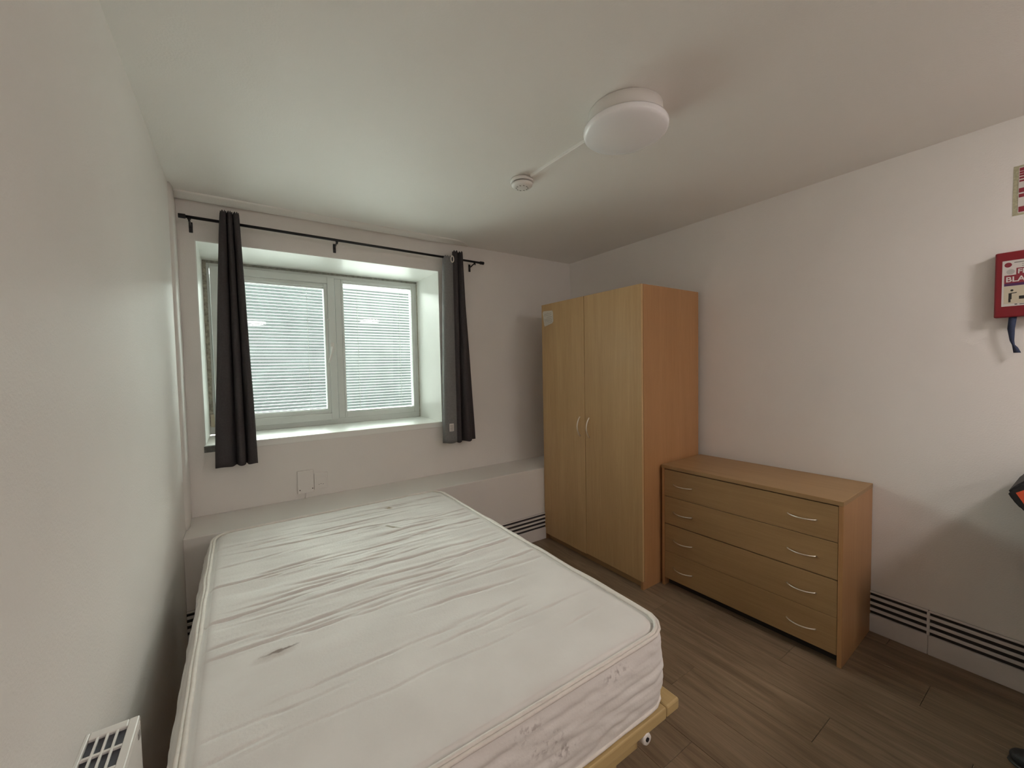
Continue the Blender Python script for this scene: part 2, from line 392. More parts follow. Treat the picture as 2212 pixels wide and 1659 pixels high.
# mouldy sealant round the frame
sl = obj('sealant', B(ox0, ox0+.022, FY0-.004, FY0+.002, oz0+.06, oz1, bev=.002), M_SEAL, win); sl['label'] = 'mildewed brown sealant strip'
sl = obj('sealant', B(ox0+.02, ox1, FY0-.003, FY0+.002, oz1-.016, oz1, bev=.001), plain('grey_sealant', (.30, .30, .27), .7, var=.3, nscale=50), win); sl['label'] = 'grey sealant line along the head'
sl = obj('sealant', B(ox1-.006, ox1, FY0-.003, FY0+.002, oz0, oz1-.02, bev=.001), plain('yellowed_sealant', (.45, .43, .34), .7, var=.25, nscale=40), win); sl['label'] = 'yellowed sealant line at the right jamb'
obj('hinge_cover', B(-.172, -.150, FY0-.012, FY0, 1.062, 1.15, bev=.003), M_CREAM, win)
# handle
hd = obj('window_handle', B(.606, .630, RY-.078, RY-.060, 1.575, 1.655, bev=.006), M_WHITE, sash, smooth=False)
bm = bmesh.new(); lathe(bm, [(.011, -.03), (.011, .0)], (.618, RY-.075, 1.615), 20, 'y')
tube(bm, [(.618, RY-.108, 1.618), (.612, RY-.110, 1.59), (.598, RY-.108, 1.54), (.583, RY-.104, 1.495)], [.010, .009, .008, .006], 12)
obj('lever', bm, M_WHITE, hd, smooth=True)

def blind(x0, x1, z0, z1, label, tilt):
    root = thing('venetian_blind', label, 'blind', ((x0+x1)/2, RY-.020, z0), 0, 'slatted blinds on the window')
    cx = (x0+x1)/2; w = (x1-x0)/2
    obj('head_rail', B(-w, w, -.012, .012, z1-z0-.012, z1-z0, bev=.002), M_SLATB, root)
    obj('bottom_rail', B(-w, w, -.010, .010, 0, .008, bev=.002), M_SLATB, root)
    n = int((z1-z0-.025)/.0225)
    bmk = bmesh.new(); rows = []
    for k in range(7):
        s = (k/6-.5); yy = s*.0245; zz = .0024*(1-(2*s)**2)
        rows.append((bmk.verts.new((-w+.002, yy, zz)), bmk.verts.new((w-.002, yy, zz))))
    for a, c in zip(rows, rows[1:]): bmk.faces.new((a[0], a[1], c[1], c[0]))
    me = bpy.data.meshes.new('slat'); bmk.to_mesh(me); bmk.free(); me.materials.append(M_SLATB)
    for p in me.polygons: p.use_smooth = True
    for i in range(n):
        z = .016+i*(z1-z0-.036)/(n-1)
        o = bpy.data.objects.new('slat', me); COL.objects.link(o); o.parent = root
        ti = math.radians(tilt+random.uniform(-1.2, 1.2))
        o.location = (0, 0, z); o.rotation_euler = (ti, random.uniform(-.0006, .0006), 0)
    for f in (-.62, .62):
        bm = bmesh.new(); tube(bm, [(f*w, -.0125, .004), (f*w, -.0125, z1-z0-.005)], .0011, 6); obj('ladder_cord', bm, M_SLATB, root)
    bm = bmesh.new(); box(bm, -.018, .018, -.020, -.010, -.008, .004, bev=.003)
    obj('pull_tab', bm, M_WHITE, root)
    return root
blind(-.056, .574, oz0+.118, oz1-.113, 'slatted blind on the left opening sash, part behind the curtain', 3)
blind(.717, ox1-.053, oz0+.088, oz1-.058, 'slatted blind on the right fixed window light', -18)
bm = bmesh.new(); lathe(bm, [(.005, -.012), (.008, -.006), (.008, 0)], (.597, RY-.062, 1.832), 16, 'y')
obj('stay_button', bm, M_WHITE, sash, smooth=True)

# outside: paved yard with a dull rendered wall across it
struct(obj('ground_outside', B(-26, 28, RY+.09, 20, -.1, 0), M_CONC))
yw = thing('yard_wall', 'long dark grey brick wall across the yard seen between the blind slats', 'wall', (1, RY+12, 0))
obj('wall_face', B(-26, 26, 0, .25, 0, 4.4, bev=.01), plain('dark_grey_brick', (.018, .020, .020), .95, var=.2, nscale=1.5, spec=0), yw)
obj('coping', B(-26, 26, -.04, .29, 4.4, 4.48, bev=.01), M_CONC, yw)

# ------------------------------------------------------------------ curtain rod
RDY = 2.892
rod = thing('curtain_rod', 'thin black metal curtain rod over the window', 'curtain rod', (.73, RDY, 2.29))
def rz(x): return 2.307-.0165*(x+.235)/1.93-2.29
bm = bmesh.new(); tube(bm, [(-.215-.73, 0, rz(-.215)), (1.675-.73, 0, rz(1.675))], .0085, 16); obj('rod', bm, M_BLACK, rod, smooth=True)
for x, s in ((-.226, 1), (1.684, 1)):
    bm = bmesh.new(); tube(bm, [(x-.016-.73, 0, rz(x)), (x+.016-.73, 0, rz(x))], .0125, 16); obj('end_cap', bm, M_BLACK, rod)
for x in (-.195, .575, 1.615):
    bm = bmesh.new(); z = rz(x)
    tube(bm, [(x-.73, -.001, z-.014), (x-.73, -.001, z-.010)], .009, 10)
    tube(bm, [(x-.73, -.008, z-.012), (x-.73, .03, z-.018), (x-.73, YW-RDY-.004, z-.030)], .005, 8)
    box(bm, x-.739, x-.721, YW-RDY-.005, YW-RDY, z-.062, z-.002, bev=.002)
    tube(bm, [(x-.73, -.010, z-.006), (x-.73, -.010, z-.028)], .004, 8)
    obj('bracket', bm, M_BLACK, rod)

# ------------------------------------------------------------------ curtains
def sheet(bm, top, bot, z1, z0, n=44, thick=.0022, wob=.004, seed=0, lift=None):
    """cloth hanging between a top and a bottom fold line (both lists of (x, y))"""
    def res(pl_, m):
        P = [Vector((a, c, 0)) for a, c in pl_]
        # smooth Catmull-Rom resample
        out = []
        for i in range(m+1):
            t_ = i/m*(len(P)-1); k = min(int(t_), len(P)-2); u = t_-k
            p0, p1, p2, p3 = P[max(k-1, 0)], P[k], P[k+1], P[min(k+2, len(P)-1)]
            out.append(.5*((2*p1)+(p2-p0)*u+(2*p0-5*p1+4*p2-p3)*u*u+(3*p1-p0-3*p2+p3)*u**3))
        return out
    m = (len(top)-1)*7
    A, C = res(top, m), res(bot, m); g = []
    for i in range(n+1):
        t_ = i/n; s = t_**.85; row = []
        for j in range(m+1):
            p = A[j].lerp(C[j], s)
            q = noise.noise(Vector((j*.12, t_*4, seed)))*wob*t_
            hem = .003*math.sin(j*.33+seed)*t_**8
            topw = .006*math.sin(j*1.1+seed)*(1-t_)**8
            row.append(bm.verts.new((p.x+q, p.y+q*.6, z1+(z0-z1)*t_+hem+topw)))
        g.append(row)
    for r0, r1 in zip(g, g[1:]):
        for j in range(m): bm.faces.new((r0[j], r1[j], r1[j+1], r0[j+1]))
    return bm
def solid(o, th=.0025):
    md = o.modifiers.new('thickness', 'SOLIDIFY'); md.thickness = th; md.offset = 0
    return o
# left curtain: three tight folds
lc = thing('curtain', 'charcoal curtain bunched at the left of the window, hanging lower', 'curtain', (-.03, RDY, .887), 0, 'charcoal curtains')
top = [(-.076, .012), (-.070, -.020), (-.056, -.034), (-.047, -.020), (-.043, .018), (-.040, -.018), (-.030, -.036), (-.020, -.022), (-.014, .018), (-.011, -.016), (0, -.034), (.012, -.026), (.016, .014)]
top = [(a+.022, c) for a, c in top]
bot = [(-.140, .022), (-.142, -.028), (-.112, -.050), (-.068, -.042), (-.046, .012), (-.036, -.022), (-.020, -.044), (.000, -.030), (.008, .018), (.020, -.024), (.042, -.048), (.062, -.030), (.058, .034)]
bot = [(a+.012, c) for a, c in bot]
L_ = lambda P: [(a+.03, c) for a, c in P]
bm = sheet(bmesh.new(), L_(top), L_(bot), 2.362-.887, 0, seed=3)
solid(obj('curtain_cloth', bm, M_CURT, lc, smooth=True))
# right curtain: flat lining fold on the left, two dark folds on the right
rc = thing('curtain', 'charcoal curtain at the right of the window with grey inner fold and white care tag', 'curtain', (1.44, RDY, .85), 0, 'charcoal curtains')
R_ = lambda P: [(a-1.44, c) for a, c in P]
top = [(1.412, -.012), (1.428, -.034), (1.444, -.036), (1.452, -.006), (1.458, .020), (1.466, -.010), (1.478, -.034), (1.492, -.030), (1.498, .012)]
bot = [(1.404, -.030), (1.420, -.046), (1.440, -.040), (1.454, .004), (1.466, .022), (1.480, -.024), (1.504, -.048), (1.534, -.030), (1.560, .010), (1.606, .036)]
top = top[:5]+[(1.461, .004)]+top[5:]
bm = sheet(bmesh.new(), R_(top), R_(bot), 2.345-.85, 0, seed=9)
solid(obj('curtain_cloth', bm, M_CURT, rc, smooth=True))
top = [(1.340, .012), (1.346, -.018), (1.366, -.028), (1.392, -.026), (1.416, -.014)]
bot = [(1.308, .022), (1.304, -.020), (1.334, -.040), (1.378, -.040), (1.410, -.030)]
bm = sheet(bmesh.new(), R_(top), R_(bot), 2.300-.85, .002, seed=5)
ln = solid(obj('lining', bm, M_LINING, rc, smooth=True)); ln['label'] = 'paler grey turned-in edge of the curtain'
bm = sheet(bmesh.new(), R_([(1.392, -.016), (1.400, -.02), (1.410, -.018), (1.418, -.012)]), R_([(1.382, -.022), (1.39, -.026), (1.406, -.024), (1.414, -.016)]), 2.325-.85, 2.22-.85, n=6, seed=5)
bm = bmesh.new()
bmesh.ops.create_circle(bm, segments=4, radius=.001)
bm.free()
bm = bmesh.new()
pts = [(1.403-1.44+.010*math.cos(a*math.pi/12), -.030-.004*math.cos(a*math.pi/12), 2.279-.85+.024*math.sin(a*math.pi/12)) for a in range(24)]
tube(bm, pts, .0042, 8, closed=True)
obj('eyelet', bm, M_CHROME, rc, smooth=True)
tg = obj('care_tag', B(-.105, -.068, -.0475, -.0455, .095, .155, bev=.0005, seg=1), M_LABEL, rc); tg['label'] = 'small white care tag'
bm = bmesh.new()
for i in range(5): box(bm, -.099, -.074, -.0485, -.0474, .102+i*.0095, .1055+i*.0095)
obj('tag_print', bm, M_INK, tg)

# ------------------------------------------------------------------ wardrobe
WX, WY0, WY1, WH = 2.07, 1.617, 2.606, 1.934
wd = thing('wardrobe', 'tall beech-effect double wardrobe against the right wall', 'wardrobe', (WX, WY0, 0))
wl, dp, th = WY1-WY0, .618, .018
obj('side_panel', B(th, dp, 0, th, 0, WH, bev=.0012), M_OAK_S, wd)
obj('side_panel', B(th, dp, wl-th, wl, 0, WH, bev=.0012), M_OAK_S, wd)
obj('side_foot', B(0.002, th, 0, th, 0, .052, bev=.001), M_OAK_S, wd)
obj('side_foot', B(0.002, th, wl-th, wl, 0, .045, bev=.001), M_OAK_S, wd)
obj('top_panel', B(th, dp, th, wl-th, WH-.02, WH, bev=.001), M_OAK_H, wd)
obj('back_panel', B(dp-.008, dp, th, wl-th, .06, WH-.02), M_OAK_V, wd)
obj('base_panel', B(th, dp-.01, th, wl-th, .062, .080, bev=.001), M_OAK_H, wd)
obj('plinth', B(.030, .046, th, wl-th, 0, .060, bev=.001), M_OAK_H, wd)
def bow(name, p0, p1, out, r, parent, mat=M_CHROME):
    p0, p1, out = Vector(p0), Vector(p1), Vector(out); pts = []
    for i in range(21):
        t_ = i/20; k = math.sin(math.pi*t_)**.75
        pts.append(p0.lerp(p1, t_)+out*k)
    rr = [r*(1.15 if i in (0, 20) else 1) for i in range(21)]
    bm = tube(bmesh.new(), pts, rr, 10)
    return obj(name, bm, mat, parent, smooth=True)
mid = 2.118-WY0
obj('gap_shade_strip', B(th+.0005, th+.02, mid-.012, mid+.012, .080, WH-.02), M_DARK, wd)  # dark strip behind the doors, paints the shade in the gap between them
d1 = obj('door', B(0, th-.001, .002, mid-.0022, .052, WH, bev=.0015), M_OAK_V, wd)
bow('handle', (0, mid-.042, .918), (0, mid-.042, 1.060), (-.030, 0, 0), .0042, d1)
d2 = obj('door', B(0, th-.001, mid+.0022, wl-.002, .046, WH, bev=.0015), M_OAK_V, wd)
bow('handle', (0, mid+.052, .918), (0, mid+.052, 1.060), (-.030, 0, 0), .0042, d2)
# taped note on the far door
nb = bmesh.new()
pts = [(2.580, 1.882), (2.468, 1.876), (2.460, 1.862), (2.456, 1.79), (2.468, 1.776), (2.565, 1.757), (2.572, 1.775), (2.588, 1.868)]
vs = [nb.verts.new((0, a, c)) for a, c in pts]; f = nb.faces.new(vs)
r = bmesh.ops.extrude_face_region(nb, geom=[f]); 
for v in r['geom']:
    if isinstance(v, bmesh.types.BMVert): v.co.x -= .0012
bmesh.ops.recalc_face_normals(nb, faces=nb.faces[:])
nt_ = obj('paper_note', nb, M_PAPER, None, loc=(WX-.0004, 0, 0)); tag(nt_, 'small white note with faint handwriting stuck high on wardrobe door', 'note')
rnd = random.Random(4)
for zc, a0, a1 in [(1.856, 2.57, 2.48), (1.842, 2.575, 2.475), (1.826, 2.53, 2.47), (1.812, 2.57, 2.475), (1.800, 2.56, 2.465), (1.786, 2.52, 2.47)]:
    pts = []; y = a0
    while y > a1:
        pts.append((-.0020, y, zc+rnd.uniform(-.0035, .0035)+(a0-y)*.05)); y -= .006
    bm = tube(bmesh.new(), pts, .0008, 4); obj('handwriting', bm, M_INK, nt_)

# ------------------------------------------------------------------ chest of drawers
DYAW = .0296
dr = thing('chest_of_drawers', 'wide low beech-effect chest of four drawers beside wardrobe', 'chest of drawers', (2.2666, .6589, 0), DYAW)
dw, dd, dh = .938, .462, .789
obj('side_panel', B(.0, dd, 0, .018, 0, dh-.022, bev=.001), M_OAK_S, dr)
obj('side_panel', B(.0, dd, dw-.018, dw, 0, dh-.022, bev=.001), M_OAK_S, dr)
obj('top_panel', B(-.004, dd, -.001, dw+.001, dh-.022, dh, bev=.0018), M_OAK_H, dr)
obj('back_panel', B(dd-.006, dd, .018, dw-.018, .05, dh-.022), M_OAK_H, dr)
obj('plinth', B(.05, .066, .018, dw-.018, 0, .05), M_DARK, dr)  # coloured dark to stand for the shaded gap under the chest
obj('gap_shade_sheet', B(.022, .04, .018, dw-.018, .05, dh-.022), M_DARK, dr)  # dark sheet behind the drawer fronts, shade of their gaps put into colour
zs = [(.053, .2305, 0), (.2325, .408, 0), (.4135, .588, 0), (.5910, .761, 0)]
for z0, z1, _ in zs:
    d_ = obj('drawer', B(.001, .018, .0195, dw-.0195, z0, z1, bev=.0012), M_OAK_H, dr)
    zc = z0+.083
    for yc in (.163, .795): bow('handle', (.001, yc-.062, zc), (.001, yc+.062, zc), (-.028, 0, 0), .0032, d_)

# ------------------------------------------------------------------ bed
bed = thing('bed_frame', 'pale pine bed frame under the mattress', 'bed', (.45, 1.53, 0))
BX0, BX1, BYF, BYH, BT = -.150, 1.050, .692, 2.40, .440
def bb(n, x0, x1, y0, y1, z0, z1, m=M_PINE, p=bed, bev=.004): return obj(n, B(x0-.45, x1-.45, y0-1.53, y1-1.53, z0, z1, bev=bev), m, p)
er = bb('end_rail', BX0+.062, BX1-.062, BYF, BYF+.075, BT-.034, BT)
bb('end_rail', BX0+.062, BX1-.062, BYH-.075, BYH, BT-.034, BT)
bb('side_rail', BX1-.0605, BX1, BYF, BYH, BT-.034, BT, M_PINE_Y, bev=.006)
bb('side_rail', BX0, BX0+.0605, BYF, BYH, BT-.034, BT, M_PINE_Y, bev=.006)
bb('lower_rail', BX0+.08, BX1-.17, BYF+.016, BYF+.040, BT-.075, BT-.034)
for x in (BX0+.09, BX1-.15):
    for y in (BYF+.16, BYH-.20): bb('leg', x, x+.055, y, y+.055, 0, BT-.034)
for i in range(13):
    y = BYF+.13+i*.12; bb('slat', BX0+.062, BX1-.062, y, y+.06, BT-.022, BT-.006, bev=.002)
bm = bmesh.new()
lathe(bm, [(.006, -.004), (.014, -.006), (.017, 0), (.017, .010)], (.897-.45, BYF+.004-1.53-.002, BT-.044), 24, 'y')
cp = obj('bolt_cap', bm, M_WHITE, bed, smooth=True); cp['label'] = 'white plastic ring under the end rail'
bm = bmesh.new(); lathe(bm, [(.006, -.0075), (.006, -.003)], (.897-.45, BYF+.004-1.53-.001, BT-.044), 16, 'y'); obj('bolt_hole', bm, M_BLACK, cp)

MX0, MX1, MYH, MYF, MZ0, MZ1, MR = -.133, 1.032, 2.385, .706, .441, .664, .088
mt = thing('mattress', 'worn cream double mattress with stains on pine bed frame', 'mattress', (MX0, MYH, MZ0))
mw, ml, mh = MX1-MX0, MYH-MYF, MZ1-MZ0
NX, NY = 130, 400
rnd = random.Random(11)
creases = []
for i in range(64):
    yy = -(.10+1.05*rnd.random()**.9 if i < 54 else rnd.uniform(1.1, 1.5))
    cx = rnd.uniform(.05, .95)*mw; ln_ = rnd.uniform(.10, .30) if i % 4 else rnd.uniform(.35, .6)
    creases.append((yy, cx, ln_, rnd.uniform(.003, .0075)*(1 if yy > -1.0 else .6), rnd.uniform(-.09, .09), rnd.uniform(0, 50), rnd.uniform(.0045, .008)))
def top_z(x, y):
    z = 0
    for yy, cx, ln_, dep, sl, sd, w in creases:
        if abs(y-yy) > .07: continue
        dx = (x-cx)/ln_
        if abs(dx) > 1: continue
        yc = yy+sl*(x-cx)+.010*noise.noise(Vector((x*5, sd, 0)))+.004*noise.noise(Vector((x*18, sd, 3)))
        d = (y-yc)/w
        if abs(d) < 4:
            f_ = (1-dx*dx)**1.2
            z += dep*f_*(-1.1*math.exp(-d*d*1.5)*(.65+.7*noise.noise(Vector((x*11, sd, 7))))+.30*math.exp(-((d-2.0)**2)*.5)+.12*math.exp(-((d+2.2)**2)*.5)) # groove with a soft ridge beyond
    fade = max(0, min(1, (y+1.45)/.5))
    z += .0035*fade*noise.noise(Vector((x*3.0, y*20, 0)))+.0015*fade*noise.noise(Vector((x*9, y*45, 5)))
    z += .004*noise.noise(Vector((x*1.7, y*1.7, 8)))
    return z
def outline(n=240):
    """rounded rectangle, counter-clockwise from the middle of the right side, in local coords"""
    P = []
    c = [(mw-MR, -MR, 0), (MR, -MR, 90), (MR, -ml+MR, 180), (mw-MR, -ml+MR, 270)]
    for cx_, cy_, a0 in c:
        for k in range(9):
            a = math.radians(a0+k*90/8); P.append((cx_+MR*math.cos(a), cy_+MR*math.sin(a), math.cos(a), math.sin(a)))
    # insert points along straights
    out = []
    for i in range(len(P)):
        p, q = P[i], P[(i+1) % len(P)]
        out.append(p); d = math.hypot(p[0]-q[0], p[1]-q[1])
        if d > .03:
            m_ = int(d/.012)
            for k in range(1, m_):
                t_ = k/m_; out.append((p[0]+(q[0]-p[0])*t_, p[1]+(q[1]-p[1])*t_, p[2]+(q[2]-p[2])*t_, p[3]+(q[3]-p[3])*t_))
    return out
bm = bmesh.new(); grid = []
IN = .016
def rmap(u, v):
    x, y = u*mw, -v*ml
    cx_ = MR if x < MR else (mw-MR if x > mw-MR else None); cy_ = -MR if y > -MR else (-ml+MR if y < -ml+MR else None)
    if cx_ is not None and cy_ is not None:
        dx, dy = x-cx_, y-cy_; L2 = math.hypot(dx, dy)
        if L2 > 1e-6:
            k = max(abs(dx), abs(dy))/L2; x, y = cx_+dx*k, cy_+dy*k
    return x, y
def edge_d(x, y):
    dx = min(x, mw-x); dy = min(-y, ml+y)
    if dx < MR and dy < MR: return MR-math.hypot(MR-dx, MR-dy)
    return min(dx, dy)
for j in range(NY+1):
    row = []
    for i in range(NX+1):
        x, y = rmap(i/NX, j/NY)
        d = edge_d(x, y)
        z = mh+top_z(x, y)*min(1, d/.05)
        if d < .05: z -= .007*(1-d/.05)**2
        z -= .012*math.exp(-((d-IN-.004)/.005)**2)
        row.append(bm.verts.new((x, y, z)))
    grid.append(row)
for j in range(NY):
    for i in range(NX): bm.faces.new((grid[j][i], grid[j+1][i], grid[j+1][i+1], grid[j][i+1]))
bmesh.ops.recalc_face_normals(bm, faces=bm.faces[:])
if bm.faces[0].normal.z < 0: bmesh.ops.reverse_faces(bm, faces=bm.faces[:])
obj('top_panel', bm, M_TICK, mt, smooth=True)
# border (side walls), quilted with wandering horizontal creases
OL = outline(); bm = bmesh.new(); rings = []
ns = 34
def border_off(s, t_, nx=0):
    o_ = (.010+.024*max(0, -nx)**2)*math.sin(math.pi*t_)**.8 if 0 < t_ < 1 else 0
    for k, (tc_, amp) in enumerate([(.22, .0042), (.40, .005), (.60, .0048), (.80, .0038)]):
        c_ = tc_+.05*noise.noise(Vector((s*2.2, k*7.3, 0)))+.02*noise.noise(Vector((s*7, k*3.1, 2)))
        d = (t_-c_)/.028
        o_ -= amp*math.exp(-d*d)*(.6+.7*noise.noise(Vector((s*3, k, 9))))
    # diagonal quilting puckers
    o_ += .0050*noise.noise(Vector((s*9+t_*4, t_*6-s*5, 1)))+.0030*noise.noise(Vector((s*22-t_*9, t_*9+s*6, 4)))
    return o_
acc = 0; S_ = []
for i, p in enumerate(OL):
    if i: acc += math.hypot(p[0]-OL[i-1][0], p[1]-OL[i-1][1])
    S_.append(acc)
for k in range(ns+1):
    t_ = k/ns; r_ = []
    for i, (x, y, nx, ny) in enumerate(OL):
        o_ = border_off(S_[i], t_, nx)*min(1, t_*8, (1-t_)*8)
        r_.append(bm.verts.new((x+nx*o_, y+ny*o_, (mh-.007)*(1-t_)+.003*t_)))
    rings.append(r_)
n_ = len(OL)
for a, c in zip(rings, rings[1:]):
    for i in range(n_): bm.faces.new((a[i], c[i], c[(i+1) % n_], a[(i+1) % n_]))
bm.faces.new(rings[-1][::-1])
bmesh.ops.recalc_face_normals(bm, faces=bm.faces[:])
obj('side_border', bm, M_TICK, mt, smooth=True)
M_PIPE = plain('piping_tape', (.74, .69, .64), .7, var=.05, nscale=60, bump=.2, bscale=300)
def pipe(inset, z, r, wv):
    pts = []
    for i, (x, y, nx, ny) in enumerate(OL[::2]):
        q = wv*noise.noise(Vector((x*9, y*9, inset*90)))
        pts.append((x-nx*inset+nx*q, y-ny*inset+ny*q, z+q*.7))
    return tube(bmesh.new(), pts, r, 8, closed=True)
obj('piping', pipe(-.001, mh-.006, .0052, .003), M_PIPE, mt, smooth=True)
obj('piping', pipe(.008, mh-.0035, .0056, .002), M_PIPE, mt, smooth=True)
obj('piping', pipe(-.001, .006, .0052, .003), M_PIPE, mt, smooth=True)

# ------------------------------------------------------------------ ceiling light, detector, trunking
def ceiling_light(loc, label, glow):
    r = thing('ceiling_light', label, 'ceiling light', loc, 0)
    bm = lathe(bmesh.new(), [(.135, 0), (.141, -.004), (.143, -.050), (.138, -.054)], n=64); obj('base', bm, M_WHITE, r, smooth=True)
    bm = lathe(bmesh.new(), [(.139, -.052), (.146, -.055), (.147, -.061), (.14, -.063)], n=64)
    g_ = obj('rim', bm, M_BRASS, r, smooth=True); g_['label'] = 'yellowish rim between base and cover'
    prof = [(.148, -.060), (.1585, -.062), (.163, -.070), (.162, -.080)]
    for k in range(1, 13):
        a = k/12*math.pi/2; prof.append((.162*math.cos(a)**.8 if k < 12 else .002, -.080-.032*math.sin(a)))
    bm = lathe(bmesh.new(), prof, n=72); c = obj('diffuser', bm, M_GLOW2 if glow == 2 else (M_GLOW if glow else M_OPAL), r, smooth=True)
    return r
ceiling_light((1.302, 1.090, H), 'round white opal ceiling light, unlit', False)
ceiling_light((2.10, -.90, H), 'round white opal ceiling light, lit, over the worktop outside the view', True)
ceiling_light((.30, -2.0, H), 'added unseen fill light behind the viewpoint, shaped like the round ceiling light', 2)  # added fill light, unseen, raises the general brightness of the room
sd = thing('smoke_detector', 'small round white smoke detector on the ceiling', 'smoke detector', (1.292, 1.775, H))
obj('mounting_base', lathe(bmesh.new(), [(.050, 0), (.060, -.004), (.062, -.018), (.058, -.021)], n=48), M_WHITE, sd, smooth=True)
obj('vent_ring', lathe(bmesh.new(), [(.052, -.020), (.052, -.026)], n=48), M_SLOT, sd)
obj('sensor_head', lathe(bmesh.new(), [(.050, -.025), (.057, -.026), (.056, -.034), (.045, -.043), (.025, -.047), (.004, -.048)], n=48), M_WHITE, sd, smooth=True)
bm = bmesh.new()
for k in range(10):
    a = k*math.tau/10; box(bm, .030*math.cos(a)-.004, .030*math.cos(a)+.004, .030*math.sin(a)-.0015, .030*math.sin(a)+.0015, -.0475, -.0445)
obj('head_vents', bm, M_INK, sd)
# surface trunking between them
bm = bmesh.new()
p0, p1 = Vector((1.306, 1.705, 0)), Vector((1.318, 1.235, 0))
d = (p1-p0).normalized(); s = Vector((-d.y, d.x, 0))
secs = []
for p in (p0, p1):
    secs.append([bm.verts.new(p+s*a+Vector((0, 0, H+c))) for a, c in ((-.011, 0), (-.011, -.011), (-.009, -.014), (.009, -.014), (.011, -.011), (.011, 0))])
for j in range(6): bm.faces.new((secs[0][j], secs[0][(j+1) % 6], secs[1][(j+1) % 6], secs[1][j]))
bm.faces.new(secs[0]); bm.faces.new(secs[1][::-1]); bmesh.ops.recalc_face_normals(bm, faces=bm.faces[:])
tag(obj('cable_trunking', bm, M_CEIL), 'painted cable trunking joining ceiling light and smoke detector', 'trunking')

# ------------------------------------------------------------------ wall plates
pb = thing('blanking_plate', 'larger painted blank plate on wall under the window', 'plate', (.34, YW, .70))
obj('plate', B(-.049, .050, -.014, 0, -.076, .076, bev=.004), M_WALL, pb)
for x, z in ((-.036, -.052), (.040, -.050)): obj('screw', lathe(bmesh.new(), [(.0035, -.0155), (.0035, -.012)], (x, 0, z), 12, 'y'), M_PBLACK, pb)
so = thing('socket', 'smaller painted wall socket beside the blank plate', 'socket', (.434, YW, .690))
obj('plate', B(-.042, .042, -.011, 0, -.054, .054, bev=.003), M_WALL, so)
obj('socket_face', B(-.030, .030, -.013, -.011, -.040, .030, bev=.002), M_WALL, so)
bm = bmesh.new()
for x, z in ((-.002, -.018), (.012, -.022), (-.014, -.022)): box(bm, x-.003, x+.003, -.0138, -.0128, z-.0015, z+.0015)
obj('socket_holes', bm, M_INK, so)
bm = bmesh.new(); tube(bm, [(.342, YW-.005, .626), (.343, YW-.005, .60), (.335, YW-.012, .593)], .006, 10)
tag(obj('painted_cable', bm, M_WALL, smooth=True), 'short painted cable running from blank plate down to the ledge', 'cable')

# ------------------------------------------------------------------ wall heater by the bed
HX1, HY1, HZ = -.192, 1.077, .75
ht = thing('wall_heater', 'white wall heater with slotted top grille left of the bed', 'heater', (XL, .30, .40))
def hb(n, x0, x1, y0, y1, z0, z1, m=M_WHITE, bev=.002, p=ht): return obj(n, B(x0-XL, x1-XL, y0-.30, y1-.30, z0-.40, z1-.40, bev=bev), m, p)
hb('casing', XL, HX1, .30, HY1, .40, HZ-.010)
hb('grille_tray', XL+.008, HX1-.014, .31, HY1-.006, HZ-.010, HZ-.006, M_GRILLE, 0)
hb('edge_strip', HX1-.015, HX1, .30, HY1, HZ-.0105, HZ)
hb('edge_strip', XL, XL+.007, .30, HY1, HZ-.0105, HZ)
hb('edge_strip', XL+.007, HX1-.015, HY1-.020, HY1, HZ-.0105, HZ)
gx0, gx1 = XL+.007, HX1-.015
for i in range(1, 4):
    x = gx0+(gx1-gx0)*i/4; hb('grille_bar', x-.002, x+.002, .30, HY1-.019, HZ-.0055, HZ-.0005, bev=.0008)
y = HY1-.020-.046
while y > .33:
    hb('cross_bar', gx0, gx1, y-.003, y+.003, HZ-.006, HZ-.001, bev=.0008); y -= .050
hb('fixing_clip', HX1-.001, HX1+.0015, HY1-.026, HY1-.012, HZ-.034, HZ-.022, M_INK, .0005)

# ------------------------------------------------------------------ fire blanket box and sign
bt = .040
fb = thing('fire_blanket_box', 'red fire blanket box on the right wall with printed label', 'fire blanket', (XR, .185, 1.602))
def fbx(n, y0, y1, z0, z1, x0, x1, m, p=fb, bev=.001): return obj(n, B(-x1, -x0, y0-.185, y1-.185, z0-1.602, z1-1.602, bev=bev), m, p)
fbx('case', .06, .277, 1.604, 1.877, 0, bt, M_RED, bev=.005)
lb = fbx('label', .080, .2565, 1.650, 1.840, bt, bt+.0008, M_LABEL, bev=0)
def pr(n, y0, y1, z0, z1, m, lift=.0012): return obj(n, B(-(bt+lift), -(bt+.0008), y0-.185, y1-.185, z0-1.602, z1-1.602), m, lb)
pr('red_band', .080, .2505, 1.745, 1.779, M_LRED)
pr('red_band', .080, .219, 1.779, 1.806, M_LRED)
pr('purple_band', .080, .2505, 1.734, 1.745, M_PURP)
pr('picture_panel', .080, .2505, 1.660, 1.733, M_CREAM)
def text(s, size, y, z, m, parent, xoff, px=None, name='lettering'):
    cu = bpy.data.curves.new('t', 'FONT'); cu.body = s; cu.size = size; cu.extrude = .0003; cu.offset = .0006
    to = bpy.data.objects.new('t', cu); COL.objects.link(to)
    dg = bpy.context.evaluated_depsgraph_get(); dg.update()
    me = bpy.data.meshes.new_from_object(to.evaluated_get(dg)); COL.objects.unlink(to); bpy.data.objects.remove(to)
    # letters run towards -y, upright, facing -x
    for v in me.vertices: v.co = Vector((-v.co.z, -v.co.x, v.co.y))
    me.materials.clear(); me.materials.append(m)
    o = bpy.data.objects.new(name, me); COL.objects.link(o); o.parent = parent; o.location = (-(xoff), y, z)
    return o
text('FIRE', .026, .216-.185, 1.783-1.602, M_LABEL, lb, bt+.0016)
